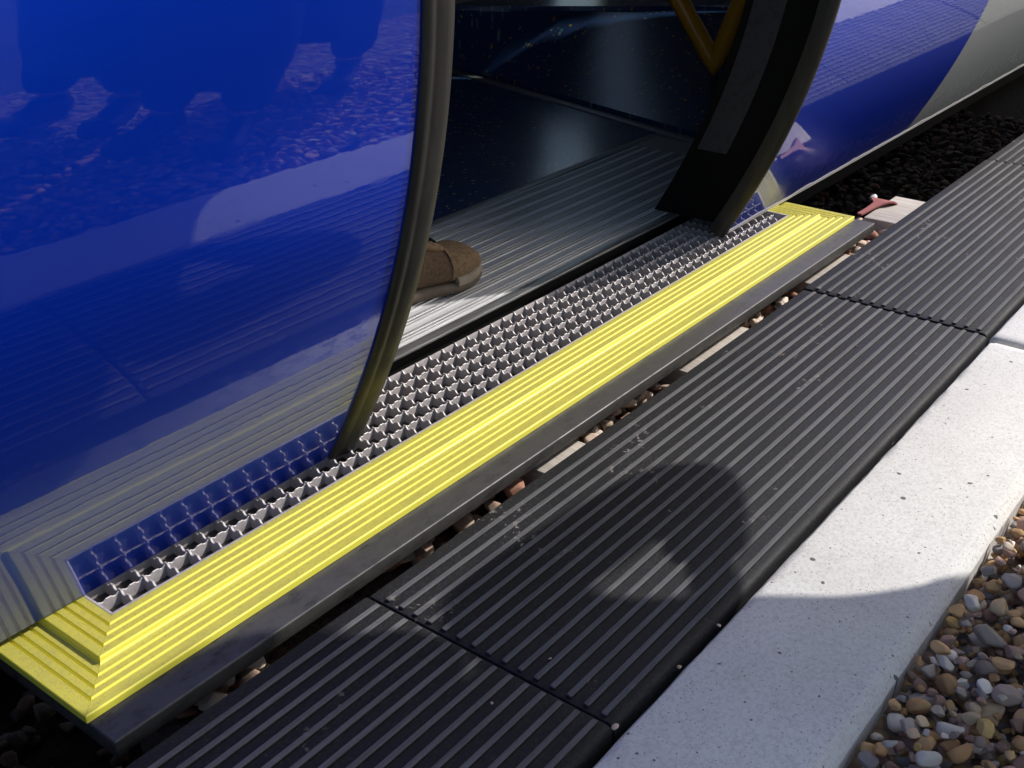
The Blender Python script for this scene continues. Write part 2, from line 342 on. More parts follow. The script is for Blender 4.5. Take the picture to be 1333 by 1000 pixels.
# ------------------------------------------------------------------ stones
def stone_mesh(seed, sub, ang=.6):
    r_ = random.Random(seed); tlo, thi = (.42, .80) if ang > .9 else (.55, .9); bm = bmesh.new(); bmesh.ops.create_icosphere(bm, subdivisions=sub, radius=1)
    sx, sy, sz = 1, r_.uniform(.62, .95), r_.uniform(.42, .72)
    planes = []
    for _ in range(r_.randint(6, 11)):
        d = Vector((r_.gauss(0, 1), r_.gauss(0, 1), r_.gauss(0, 1))).normalized(); planes.append((d, r_.uniform(tlo, thi)))
    off = Vector((r_.random()*50, r_.random()*50, r_.random()*50))
    for v in bm.verts:
        p = v.co.normalized(); p = p*(1+.16*mnoise.noise(p*1.1+off))
        for d, t in planes:
            e = p.dot(d)-t
            if e > 0: p = p-d*e*ang
        p = p*(1+.03*mnoise.noise(p*4+off))
        v.co = Vector((p.x*sx, p.y*sy, p.z*sz))
    mx = max(v.co.length for v in bm.verts)
    for v in bm.verts: v.co /= mx
    for f in bm.faces: f.smooth = True
    if sub > 2:
        for e in bm.edges:
            if len(e.link_faces) == 2 and e.calc_face_angle(0) > R(24): e.smooth = False
    me = bpy.data.meshes.new('stone'); bm.to_mesh(me); bm.free()
    return me
def heap(x0, x1, y0, y1, zbase, sizes, count, seed, ztop, slope=None, angular=.6, nvar=14):
    """drops stones one by one onto a height field so they pile up without merging"""
    r_ = random.Random(seed); g = .004
    nx, ny = int((x1-x0)/g), int((y1-y0)/g); H = np.full((nx, ny), zbase)
    var = [stone_mesh(seed*100+i, 2, angular) for i in range(nvar)]; dims = []
    for v in var:
        a = np.array([q.co[:] for q in v.vertices]); dims.append(np.abs(a).max(0))
    out = []
    for k in range(count):
        s = sizes(r_, k/count)/2; vi = r_.randrange(nvar); d = dims[vi]; a = r_.uniform(0, 6.283)
        ax, ay, az = d[0]*s, d[1]*s, d[2]*s; rad = max(ax, ay)
        x, y = r_.uniform(x0+rad, x1-rad), r_.uniform(y0+rad, y1-rad)
        i0, i1 = max(0, int((x-rad-x0)/g)), min(nx, int((x+rad-x0)/g)+1); j0, j1 = max(0, int((y-rad-y0)/g)), min(ny, int((y+rad-y0)/g)+1)
        X = (np.arange(i0, i1)+.5)*g+x0-x; Y = (np.arange(j0, j1)+.5)*g+y0-y
        XX, YY = np.meshgrid(X, Y, indexing='ij'); u = XX*math.cos(a)+YY*math.sin(a); v = -XX*math.sin(a)+YY*math.cos(a)
        q = 1-(u/ax)**2-(v/ay)**2; mk = q > .05
        if not mk.any(): continue
        hh = np.sqrt(np.clip(q, 0, 1))*az; sub = H[i0:i1, j0:j1]
        zc = (sub+hh*.82)[mk].max()
        zt = ztop(x, y) if callable(ztop) else ztop
        if zc+az*.55 > zt: continue
        sub[mk] = np.maximum(sub[mk], (zc+hh)[mk])
        out.append((x, y, zc, s, vi, a, r_.uniform(-.22, .22), r_.uniform(-.22, .22)))
    return var, out
def place_stones(var, out, nind, name, bedname, parent, mo, mm, hi_seed, angular, stuffname):
    sc = []
    for i, q in enumerate(out):
        u, v, w_ = proj(q[:3])
        ok = -20 < u < 1353 and -20 < v < 1020 and w_ > 0
        sc.append(((q[3]/w_*F*(1 if ok else 0)) + (q[2]+.2)*30*(1 if ok else 0), i))
    sc.sort(reverse=True); ind = set(i for s_, i in sc[:nind] if s_ > 0)
    hv = [stone_mesh(hi_seed*100+i, 3, angular) for i in range(len(var))]
    for h_ in hv: h_.materials.append(mo)
    vs_, fs_ = [], []; nv = 0
    lo = [(np.array([p.co[:] for p in v.vertices]), np.array([p.vertices[:] for p in v.polygons])) for v in var]
    for i, (x, y, z, s, vi, a, tx, ty) in enumerate(out):
        mat = Matrix.Translation((x, y, z)) @ Matrix.Rotation(a, 4, 'Z') @ Matrix.Rotation(tx, 4, 'X') @ Matrix.Rotation(ty, 4, 'Y')
        if i in ind:
            o = bpy.data.objects.new(name, hv[vi]); COL.objects.link(o); o.matrix_world = mat @ Matrix.Scale(s, 4); o.parent = parent
        else:
            V, Fc = lo[vi]; Mx = np.array(mat)
            vs_.append((V*s)@Mx[:3, :3].T+Mx[:3, 3]); fs_.append(Fc+nv); nv += len(V)
    V = np.concatenate(vs_); Fc = np.concatenate(fs_)
    me = bpy.data.meshes.new(stuffname); me.vertices.add(len(V)); me.vertices.foreach_set('co', V.astype(np.float32).ravel())
    me.loops.add(Fc.size); me.loops.foreach_set('vertex_index', Fc.astype(np.int32).ravel())
    me.polygons.add(len(Fc)); me.polygons.foreach_set('loop_start', np.arange(0, Fc.size, 3, dtype=np.int32)); me.polygons.foreach_set('loop_total', np.full(len(Fc), 3, np.int32))
    me.polygons.foreach_set('use_smooth', np.ones(len(Fc), bool)); me.update(calc_edges=True)
    return link(stuffname, me, mm)
def gsz(r_, t):
    return min(.056, max(.011, r_.lognormvariate(math.log(.027), .42))) if t > .2 else r_.uniform(.010, .022)
gvar, gout = heap(.45, 3.4, -.42, .297, -.060, gsz, 22000, 5, lambda x, y: .002-.012*max(0, min(1, (y-.17)/.1)), None, 1.0)
gs = place_stones(gvar, gout, 290, 'stone', 'gravel', gb, M['stone'], M['stones'], 5, 1.0, 'gravel')
tag(gs, 'mixed brown and grey pebble gravel beside the concrete edging', 'gravel', kind='stuff')

# ballast under the car and in the slot between platform and step
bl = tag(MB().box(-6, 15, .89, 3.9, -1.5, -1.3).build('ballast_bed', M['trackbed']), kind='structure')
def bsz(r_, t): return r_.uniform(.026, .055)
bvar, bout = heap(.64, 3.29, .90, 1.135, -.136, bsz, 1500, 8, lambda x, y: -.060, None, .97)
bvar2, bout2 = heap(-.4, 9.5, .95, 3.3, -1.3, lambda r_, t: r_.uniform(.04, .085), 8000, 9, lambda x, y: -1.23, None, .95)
def inbearer(x, y): return any(a-.02 < x < b+.02 and y < 1.09 for a, b in ((.80, 1.02), (1.375, 1.505), (1.87, 2.145), (2.47, 2.715), (3.02, 3.26), (3.62, 3.86), (4.25, 4.49)))
bout = [q for q in bout if not (inbearer(q[0], q[1]) and q[2] > -.14)]
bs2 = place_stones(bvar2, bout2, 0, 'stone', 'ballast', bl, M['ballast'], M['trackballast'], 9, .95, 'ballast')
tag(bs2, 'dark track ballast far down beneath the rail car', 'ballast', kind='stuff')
bs = place_stones(bvar, bout, 110, 'stone', 'ballast', bl, M['ballast'], M['ballastm'], 8, .95, 'rubble')
tag(bs, 'angular pinkish rubble lying in the slot between platform and step', 'rubble', kind='stuff')

# ------------------------------------------------------------------ rail car
car = empty('rail_car', (2.0, 2.15, -1.12))
tag(car, 'glossy blue rail car with open doorway and yellow edged step', 'rail car')
def py(z): return .9892+.357*(z-.852)**2 if z < .852 else .9892+.24*(z-.852)**2
YC = 2.15
XL, XR = 1.10, 2.47
def skin(x0, x1, z0, z1, name, mat, th=.03, nz=40, parent=car, off=0, roundx=None):
    zs = np.linspace(z0, z1, nz); b = MB(); rings = []
    nxs = max(2, int((x1-x0)/.1)+1)
    for x in np.linspace(x0, x1, nxs):
        rings.append([(x, py(z)+off, z) for z in zs]+[(x, py(z)+off+th, z) for z in zs[::-1]])
    b.loft(rings); return b.build(name, mat, parent, smooth=40)
def mirror_skin(x0, x1, z0, z1, name, mat, th=.03, nz=30, parent=car):
    zs = np.linspace(z0, z1, nz); b = MB(); rings = []
    for x in (x0, x1): rings.append([(x, 2*YC-py(z), z) for z in zs]+[(x, 2*YC-py(z)-th, z) for z in zs[::-1]])
    b.loft(rings); return b.build(name, mat, parent, smooth=40)
ZB, ZT = .020, 2.30
CX0, CX1 = -2.2, 13.5
# near side
skin(CX0, XL, ZB, 1.10, 'body_panel', M['blue'], nz=70)
skin(CX0, -1.75, 1.1005, 2.0, 'body_panel', M['blue']); skin(.70, XL, 1.1005, 2.0, 'body_panel', M['blue'])
wn_ = skin(-1.75, .70, 1.101, 1.9995, 'window', M['glass'], th=.008, off=.01)
skin(CX0, XL, 2.0005, ZT, 'body_panel', M['blue'])
skin(XL+.0005, XR-.0005, 2.06, ZT, 'door_header', M['blue'])
XG = 3.70
skin(XR, XG, ZB, ZT, 'body_panel', M['blue'], nz=110)
skin(XG+.0005, CX1, ZB, 1.10, 'body_panel', M['greypaint'], nz=70)
SX0, SX1 = 5.50, 5.555  # narrow glazed slit added to let a sun stripe onto the raised housing
skin(XG+.0005, SX0, 1.1005, ZT, 'body_panel', M['greypaint']); skin(SX1, 6.4, 1.1005, ZT, 'body_panel', M['greypaint']); skin(7.9, CX1, 1.1005, ZT, 'body_panel', M['greypaint'])
skin(SX0+.0005, SX1-.0005, 1.1005, ZT, 'window', M['glass'], th=.006, off=.01); skin(6.4005, 7.8995, 1.1005, 2.0, 'window', M['glass'], th=.008, off=.01)
skin(6.4005, 7.8995, 2.0005, ZT, 'body_panel', M['greypaint'])
# chipped lower edge strip of the right-hand body
b = MB(); rr = random.Random(4); rings = []
for i, x in enumerate(np.linspace(XR+.02, 5.6, 120)):
    h_ = .004+.009*max(0, mnoise.noise(Vector((x*9, 0, 3))))+.004*rr.random()
    rings.append([(x, py(ZB)-.0015, ZB-.004), (x, py(ZB+h_)-.0015, ZB+h_), (x, py(ZB)+.028, ZB+h_), (x, py(ZB)+.028, ZB-.004)])
b.loft(rings); b.build('lower_edge', NM('bare_edge', col=(.42, .40, .37), rough=.6).m, car)
# far side, roof, ends
FX = [(CX0, 4.50), (4.92, CX1)]
for a, c_ in FX: mirror_skin(a, c_, ZB, ZT, 'far_side_panel', M['interior'])
mirror_skin(4.5005, 4.9195, ZB, .30, 'far_side_panel', M['interior']); mirror_skin(4.5005, 4.9195, .3005, 2.0, 'window', M['glass'], .006); mirror_skin(4.5005, 4.9195, 2.0005, ZT, 'far_side_panel', M['interior'])
yr = py(ZT); b = MB(); rings = []
arc = [(yr+(2*YC-2*yr)*t, ZT+.16*math.sin(math.pi*t)) for t in np.linspace(0, 1, 16)]
for x in (CX0, CX1): rings.append([(x, y, z+.0005) for y, z in arc]+[(x, y, z+.03) for y, z in arc[::-1]])
b.loft(rings); b.build('roof', M['greypaint'], car, smooth=40)
for x0, x1 in ((CX0-.03, CX0-.0005), (CX1+.0005, CX1+.03)):
    zs = np.linspace(ZB, ZT, 20); pr = [(py(z), z) for z in zs]+[(y, z+.028) for y, z in arc]+[(2*YC-py(z), z) for z in zs[::-1]]
    b = MB().loft([[(x, y, z) for y, z in pr] for x in (x0, x1)]); b.build('end_wall', M['blue'], car)
# chassis below the floor
MB().box(CX0+.1, CX1-.1, 1.75, 2.60, -.45, .008).build('chassis', M['chassis'], car, bevel=.01)
for x in (-1.3, 6.5):
    for y in (1.50, 2.80):
        b = MB(); rings = []
        for yy, r_ in ((-.05, .06), (-.05, .205), (.02, .21), (.022, .235), (.045, .235), (.045, .06)):
            rings.append([(x+r_*math.cos(a), y+(yy if y > YC else -yy), -.91+r_*math.sin(a)) for a in [2*math.pi*i/28 for i in range(28)]])
        b.loft(rings); b.build('wheel', M['chassis'], car, smooth=40)
# door seals
def seal(xa, xb, name, mat, prof_, z0=.018, z1=2.06):
    zs = np.linspace(z0, z1, 60); b = MB(); rings = []
    for z in zs:
        s = (py(z+.01)-py(z-.01))/.02; l_ = math.hypot(1, s); ny, nz_ = -1/l_, s/l_
        rings.append([(xa+(xb-xa)*u, py(z)+ny*d, z+nz_*d) for u, d in prof_])
    b.loft(rings); return b.build(name, mat, car, smooth=50)
sp = [(0, -.03), (0, .004), (.05, .0075), (.20, .009), (.27, .0065), (.32, .0075), (.55, .011), (.80, .009), (.94, .001), (1, -.012), (1, -.034), (.5, -.036)]
seal(XL+.001, XL+.066, 'door_seal', M['rubber'], sp)
sp2 = [(1, -.03), (1, .003), (.8, .007), (.4, .007), (.1, .0), (0, -.012), (0, -.034), (.5, -.036)]
seal(XR-.026, XR-.001, 'door_seal', M['rubber'], sp2)
# right door jamb (reveal) with grey notice plate, left reveal
def jamb(xa, xb, d0, d1, z0, z1, name, mat, parent=car):
    zs = np.linspace(z0, z1, 30); b = MB()
    b.loft([[(xa, py(z)+d0, z), (xb, py(z)+d0, z), (xb, py(z)+d1, z), (xa, py(z)+d1, z)] for z in zs]); return b.build(name, mat, parent, smooth=40)
jb = jamb(XR-.008, XR+.04, .0345, .215, .0465, 2.05, 'door_jamb', M['blackrubber'])
jamb(XR-.0095, XR-.0078, .115, .195, .225, 1.2, 'notice_plate', M['notice'], jb)
jamb(XL-.04, XL+.03, .0345, .20, .0465, 2.05, 'door_jamb', M['blackrubber'])
# ---- floor: ribbed sill plate, vinyl, trims, raised housing
FZ = .046
b = MB().box(XL-.1, 3.06, 1.392, 1.800, FZ-.062, FZ-.002); sill = b.build('sill_plate', M['plate'], car)
b = MB().box(XL-.1, XR+.1, 1.3655, 1.3915, FZ-.0055, FZ+.0005); b.build('sill_edge', M['alu'], car, bevel=.0012)
MB().box(XL-.1, XR+.1, 1.3875, 1.3915, FZ-.062, FZ-.0058).build('riser_shade_strip', M['blackrubber'], car)  # black strip: the shade under the sill lip put into its colour
ribs = []
for grp in range(9):
    for k in range(3):
        y = 1.405+grp*.0462+k*.0105
        if y < 1.79: ribs.append(y)
for y in ribs:
    b = MB().loft([[(x, y-.0019, FZ-.0025), (x, y-.0009, FZ+.0010), (x, y+.0009, FZ+.0010), (x, y+.0019, FZ-.0025)] for x in (XL-.05, 2.95)])
    b.build('tread_rib', M['alu'], sill)
MB().box(XL-.1, 3.09, 1.8005, 1.828, FZ-.03, FZ+.001).build('floor_trim', M['trim'], car, bevel=.001)
MB().box(2.955, 3.07, 1.40, 1.7995, FZ-.03, FZ+.0012).build('floor_trim', M['trim'], car)
fx = lambda y: 3.100+.25*(y-1.77)
b = MB(); ys = (1.8285, 3.1)
b.add([(CX0+.05, 1.8285, FZ-.001), (fx(1.8285), 1.8285, FZ-.001), (fx(3.1), 3.1, FZ-.001), (CX0+.05, 3.1, FZ-.001), (CX0+.05, 1.8285, FZ-.03), (fx(1.8285), 1.8285, FZ-.03), (fx(3.1), 3.1, FZ-.03), (CX0+.05, 3.1, FZ-.03)], [(0,1,2,3),(4,7,6,5),(0,4,5,1),(1,5,6,2),(2,6,7,3),(3,7,4,0)])
vf = b.build('vinyl_floor', M['vinyl'], car)
MB().box(CX0+.05, XL-.1005, 1.26, 1.828, FZ-.03, FZ-.0012).build('vinyl_floor', M['vinyl'], car)
# trim along the foot of the raised housing
b = MB(); t_ = .045
b.add([(fx(1.40)-0, 1.40, FZ+.003), (fx(1.40)+t_, 1.40, FZ+.003), (fx(3.1)+t_, 3.1, FZ+.003), (fx(3.1), 3.1, FZ+.003), (fx(1.40), 1.40, FZ-.03), (fx(1.40)+t_, 1.40, FZ-.03), (fx(3.1)+t_, 3.1, FZ-.03), (fx(3.1), 3.1, FZ-.03)], [(0,1,2,3),(4,7,6,5),(0,4,5,1),(1,5,6,2),(2,6,7,3),(3,7,4,0)])
b.build('floor_trim', M['trim'], car, bevel=.001)
# raised housing: sloping vinyl front and top with rounded nosing
nl, nr = Vector((3.42, 2.95, .285)), Vector((4.55, 1.44, .285))
b = MB()
def P3(a): return tuple(a)
f0, f1 = Vector((fx(3.1)+.05, 3.1, FZ-.03)), Vector((fx(1.30)+.05, 1.30, FZ-.03))
u0, u1 = f0.copy(), f1.copy(); u0.z = u1.z = FZ+.018
rows = [(f0, f1), (u0, u1), (u0.lerp(nl, .96)-Vector((0, 0, .012)), u1.lerp(nr, .96)-Vector((0, 0, .012))), (nl-Vector((0, 0, .016)), nr-Vector((0, 0, .016))), (nl+Vector((.006, .004, 0)), nr+Vector((.006, .004, 0))), (Vector((CX1-.1, 3.1, .285)), Vector((CX1-.1, 1.3, .285))), (Vector((CX1-.1, 3.1, FZ-.03)), Vector((CX1-.1, 1.3, FZ-.03)))]
N = 16
rings = [[tuple(a.lerp(c_, j/N)) for a, c_ in rows] for j in range(N+1)]
b.loft(rings); b.build('raised_housing', M['vinyl'], car, smooth=30)
# yellow V-shaped rail
def pxX(u, v, X):
    d = RT*(u-666.5)+UP*(500-v)+FW*F; t = X/d[0]; return Vector(CAM+d*t)
tip = pxX(931, 84, 3.30); a_, c_ = pxX(884, 0, 3.30), pxX(966, 0, 3.30)
ra, rc = tip+(a_-tip)*2.6, tip+(c_-tip)*2.6
b = MB().tube([rc, tip+(c_-tip)*.12, tip-Vector((0, 0, .006)), tip+(a_-tip)*.12, ra], .030, 12); b.build('yellow_rail', M['ochre'], car, smooth=50)
MB().tube([tip-Vector((0, 0, .012)), tip-Vector((0, 0, .10))], .008, 10).build('rail_foot', M['chassis'], car)

# ---- step: black base, yellow nosings, serrated grating
SX, SXE, SY = .505, 2.838, 1.044
ib = MB().box(SX+.002, SXE+.016, .992, 1.30, -.031, -.005); ib.build('step_base', M['base'], car, bevel=.003, seg=3)
MB().box(.60, 2.82, 1.13, 1.3995, -.085, -.065).build('step_pan', M['chassis'], car)
for y0, y1 in ((1.128, 1.134), (1.40, 1.406)): MB().box(.60, 2.82, y0, y1, -.0655, -.0215).build('step_pan_side', M['chassis'], car)
def nos_prof():
    p = [(.0015, -.0048), (0, -.004), (0, .0052), (.0010, .0064), (.0022, .007)]
    def gro(o, z): return [(o-.0022, z), (o-.0016, z-.0040), (o+.0001, z-.0042), (o+.0022, z-.0012), (o+.0030, z)]
    for o in (.0215, .0365, .0515): p += gro(o, .007)
    p += [(.0612, .0070), (.0650, .0077), (.0673, .0102), (.0682, .0152), (.0692, .0164), (.0704, .017)]
    for o in (.0845, .0995, .1145): p += gro(o, .017)
    p += [(.1285, .017), (.1285, -.0048)]
    return p
NP = nos_prof(); YE = 1.262; NW = .1285
def nosing(corners, name='step_nosing'):
    b = MB(); b.loft([[f(o)+(z,) for o, z in NP] for f in corners]); o = b.build(name, M['yellow'], car, smooth=None); o.data.materials.append(M['yellowclean'])
    for p_ in o.data.polygons:
        if p_.normal.z < .97: p_.material_index = 1
    return o
e = .0003
nosing([lambda o: (SX+o+e, SY+o), lambda o: (SXE-o-e, SY+o)])
nosing([lambda o: (SX+o, YE), lambda o: (SX+o, SY+o+e)])
nosing([lambda o: (SXE-o, SY+o+e), lambda o: (SXE-o, YE+.04)])
# cut the base under the grating by raising the grating cell floor: grating frame
GX0, GX1, GY0, GY1 = SX+NW+.0005, SXE-NW-.0005+.04, SY+NW+.0005, 1.366
GX1 = SXE-NW-.0005
ZG = .0165
b = MB()
b.box(GX0, GX1, GY0, GY0+.004, -.02, ZG+.0008); b.box(GX0, GX0+.004, GY0+.0041, GY1, -.02, ZG+.0008); b.box(GX1-.004, GX1, GY0+.0041, GY1, -.02, ZG+.0008); b.box(GX0+.0041, GX1-.0041, GY1-.004, GY1, -.02, ZG-.002)
fr = b.build('grating_frame', M['galv'], car, bevel=.0006)
ncx = 53; PX = (GX1-GX0-.004)/ncx; ncy = 5; PYg = (GY1-GY0-.004)/ncy; TH = .0032; DEP = .026
def serr(pitch, ncell, dep, tooth):
    """top outline of a serrated bar: flat teeth at the crossings, rounded notches between"""
    pts = []
    for i in range(ncell):
        a = i*pitch
        pts += [(a, 0), (a+tooth, 0), (a+tooth+.0012, -.3*dep)]
        for k in range(5):
            t = math.pi*(k+.5)/5.0
            pts.append((a+pitch/2-(pitch/2-tooth-.0024)*math.cos(t), -.4*dep-.6*dep*math.sin(t)))
        pts += [(a+pitch-tooth-.0012, -.3*dep), (a+pitch-tooth, 0)]
    pts.append((ncell*pitch, 0)); return pts
def bar(pitch, ncell, name, dep, tooth, TH):
    top = serr(pitch, ncell, dep, tooth); v = []; f = []; n = len(top)
    for s in (-TH/2, TH/2):
        for x, z in top: v.append((x, s, z))
        for x, z in top: v.append((x, s, -DEP))
    for i in range(n-1):
        f += [(i, i+1, n+i+1, n+i), (2*n+i, 3*n+i, 3*n+i+1, 2*n+i+1), (i, 2*n+i, 2*n+i+1, i+1), (n+i, n+i+1, 3*n+i+1, 3*n+i)]
    f += [(0, n, 3*n, 2*n), (n-1, 3*n-1, 4*n-1, 2*n-1)]
    me = fixn(pyd(name, v, f)); me.materials.append(M['galv'])
    bm = bmesh.new(); bm.from_mesh(me)
    es = [q for q in bm.edges if abs(q.verts[0].co.y-q.verts[1].co.y) < 1e-6 and q.verts[0].co.z > -.02 and q.verts[1].co.z > -.02 and len(q.link_faces) == 2]
    bmesh.ops.bevel(bm, geom=es, offset=.0007, segments=1, affect='EDGES'); bm.to_mesh(me); bm.free()
    return me
lb = bar(PX/2, ncx*2, 'bearing_bar', .0028, .0040, .0024)
for j in range(1, ncy):
    o = link('bearing_bar', lb, None, fr); o.location = (GX0+.002, GY0+.002+j*PYg, ZG-.0016)
cb = bar(PYg/2, ncy*2, 'cross_bar', .0058, .0030, .0040)
for i in range(1, ncx):
    o = link('cross_bar', cb, None, fr); o.location = (GX0+.002+i*PX, GY0+.002, ZG); o.rotation_euler.z = R(90)

# ------------------------------------------------------------------ track
for y in (1.52, 2.78):
    b = MB(); pr = [(-.055, 0), (.055, 0), (.055, .008), (.009, .018), (.007, .085), (.028, .092), (.028, .108), (.024, .112), (-.024, .112), (-.028, .108), (-.028, .092), (-.007, .085), (-.009, .018), (-.055, .008)]
    b.loft([[(x, y+a, z-1.23) for a, z in pr] for x in (-7, 16)])
    o = b.build('rail', M['rust']); tag(o, ('rusty steel rail of the track hidden under the near side' if y < 2 else 'rusty steel rail of the track under the far side'), 'rail')

# ------------------------------------------------------------------ small things by the step
q = px(1146, 268, -.055)
b = MB(); rings = []
for dx, z, wy, cy in ((-.125, -.052, .007, .012), (-.06, -.049, .009, .006), (-.02, -.046, .014, .0), (-.004, -.043, .026, .0), (.014, -.044, .034, .0), (.030, -.052, .037, .0), (.041, -.066, .037, .0), (.046, -.086, .035, .0), (.046, -.104, .032, .0)):
    t_ = Vector((1, 0, 0)) if dx < .02 else Vector((.5, 0, -.86)); nn = Vector((-t_.z, 0, t_.x))*.005
    rings.append([(q.x+dx, q.y+cy-wy, z), (q.x+dx, q.y+cy+wy, z), (q.x+dx+nn.x, q.y+cy+wy, z+nn.z), (q.x+dx+nn.x, q.y+cy-wy, z+nn.z)])
b.loft(rings)
o = b.build('pipe_cover', M['red'], smooth=40); tag(o, 'curved faded red cover lying on the stones beyond the step', 'pipe cover')
me = stone_mesh(777, 3, .9); o = link('stone', me, M['concrete'], bl); o.location = px(1138, 257, -.055); o.scale = (.02, .014, .016)

# loose chips on the deck and the edging
cm = [stone_mesh(900+i, 2, .9) for i in range(4)]
spots = [(801, 946, .006), (936, 814, .004), (884, 868, .004), (1115, 450, .003), (1188, 437, .003), (1018, 462, .003), (1185, 500, .003), (716, 857, .003), (640, 915, .003), (965, 640, .002), (560, 860, .002)]
for i, (u, v, s) in enumerate(spots):
    me = cm[i % 4].copy(); o = link('stone_chip', me, M['ballast'])
    p_ = px(u, v, 0.001); o.location = (p_.x, p_.y, .0005); o.scale = (s, s*.85, s*.8); o.rotation_euler.z = i*1.3
    where = ['lodged at the near panel joint by the concrete edging', 'lying in the crack between panel and shaded concrete', 'lying on the shaded outer lip of the panel', 'on the sunlit ribbed panel near the far joint', 'at the far panel joint beside the slab gap', 'on the sunlit panel among the middle ribs', 'on the sunlit outer edge of the ribbed panel', 'lying in the shaded panel below the bright patch', 'on the shaded near panel by its joint', 'lying on the panel at the round shadow edge', 'on the shaded panel near the black step base'][i]
    tag(o, 'tiny pale stone chip '+where, 'stone chip', 'loose stone chips')
# tuft of grass at the gravel edge
b = MB(); rr = random.Random(3); c0 = Vector((1.862, .275, -.03))
for i in range(42):
    a = rr.uniform(0, 6.283); l_ = rr.uniform(.03, .07); r0 = rr.uniform(0, .016); p0 = c0+Vector((math.cos(a)*r0, math.sin(a)*r0, 0)); d = Vector((math.cos(a), math.sin(a), 0))*rr.uniform(.2, .8); sd = Vector((-d.y, d.x, 0)).normalized()*.0016
    pm = p0+Vector((0, 0, l_*.6))+d*l_*.3; pt = p0+Vector((0, 0, l_*.85))+d*l_*.8
    b.add([p0-sd, p0+sd, pm-sd, pm+sd, pt], [(0, 1, 3, 2), (2, 3, 4)])
me = pyd('grass_tuft', b.v, b.f); o = link('grass_tuft', me, M['leaf']); tag(o, 'small green grass tuft growing between gravel and concrete', 'grass')

# ------------------------------------------------------------------ people
def skinned(name, chains, mat, parent, sub=2):
    """chains: list of polylines [(x,y,z,r),...] whose first point may repeat an existing joint"""
    verts, radii, edges, idx = [], [], [], {}
    for ch in chains:
        prev = None
        for x, y, z, r_ in ch:
            k = (round(x, 4), round(y, 4), round(z, 4))
            if k not in idx: idx[k] = len(verts); verts.append((x, y, z)); radii.append(r_)
            i = idx[k]
            if prev is not None and prev != i: edges.append((prev, i))
            prev = i
    me = bpy.data.meshes.new(name); me.from_pydata(verts, edges, [])
    o = bpy.data.objects.new(name, me); COL.objects.link(o)
    o.modifiers.new('skin', 'SKIN'); ss = o.modifiers.new('sub', 'SUBSURF'); ss.levels = ss.render_levels = sub
    for i, sv in enumerate(me.skin_vertices[0].data): sv.radius = radii[i] if isinstance(radii[i], tuple) else (radii[i], radii[i]); sv.use_root = (i == 0)
    dg = bpy.context.evaluated_depsgraph_get(); ev = o.evaluated_get(dg); m2 = bpy.data.meshes.new_from_object(ev)
    bpy.data.objects.remove(o); bpy.data.meshes.remove(me); m2.name = name
    m2.materials.clear(); m2.materials.append(mat)
    for f in m2.polygons: f.use_smooth = True
    o = bpy.data.objects.new(name, m2); COL.objects.link(o); o.parent = parent
    return o
def head_mesh():
    bm = bmesh.new(); bmesh.ops.create_icosphere(bm, subdivisions=4, radius=1)
    for v in bm.verts:
        p = v.co.copy(); jaw = max(0, -p.z); fwd = p.x
        x = p.x*(.100-.012*jaw); y = p.y*(.077-.026*jaw*jaw); z = p.z*.122
        if fwd > .3:
            nose = math.exp(-((p.y/.16)**2))*math.exp(-(((p.z+.12)/.20)**2))*.024*fwd; x += nose
            x -= .010*math.exp(-(((abs(p.y)-.38)/.16)**2))*math.exp(-(((p.z-.06)/.13)**2))
            x += .006*math.exp(-((p.y/.3)**2))*math.exp(-(((p.z+.50)/.06)**2)); x -= .004*math.exp(-((p.y/.3)**2))*math.exp(-(((p.z+.56)/.03)**2)); x += .008*math.exp(-((p.y/.35)**2))*math.exp(-(((p.z+.85)/.15)**2))
        v.co = (x, y, z)
    me = bpy.data.meshes.new('head'); bm.to_mesh(me); bm.free()
    for f in me.polygons: f.use_smooth = True
    return me
def hair_mesh():
    bm = bmesh.new(); bmesh.ops.create_icosphere(bm, subdivisions=4, radius=1)
    rm = [v for v in bm.verts if (v.co.x > .35 and v.co.z < .62) or v.co.z < -.35 or (v.co.x > -.05 and v.co.z < .1)]
    bmesh.ops.delete(bm, geom=rm, context='VERTS')
    for v in bm.verts:
        p = v.co.copy(); k = 1.07+.03*mnoise.noise(p*6)
        v.co = (p.x*.100*k-.002, p.y*.077*k*1.02, p.z*.122*k)
    ret = bmesh.ops.solidify(bm, geom=bm.faces[:], thickness=.008)
    me = bpy.data.meshes.new('hair'); bm.to_mesh(me); bm.free()
    for f in me.polygons: f.use_smooth = True
    return me
def hand_chains(wr, d, palm_n, side):
    """wrist point, finger direction, palm normal: palm plus five separate bent fingers"""
    d = d.normalized(); pn = palm_n.normalized(); sd = d.cross(pn).normalized()*side
    chains = []; pc = wr+d*.05
    chains.append([(*wr, .024), (*pc, (.030))])
    for k, (o_, l_) in enumerate(((-.030, .072), (-.010, .082), (.011, .077), (.030, .060))):
        k0 = wr+d*.09+sd*o_; k1 = k0+(d*.85+pn*.35).normalized()*l_*.5; k2 = k1+(d*.5+pn*.85).normalized()*l_*.45
        chains.append([(*pc, .030), (*k0, .0105), (*k1, .009), (*k2, .0075)])
    t0 = wr+d*.035-sd*.036; t1 = t0+(d*.7-sd*.7+pn*.3).normalized()*.034; t2 = t1+(d*.9+pn*.4).normalized()*.028
    chains.append([(*pc, .030), (*t0, .012), (*t1, .0105), (*t2, .009)])
    return chains
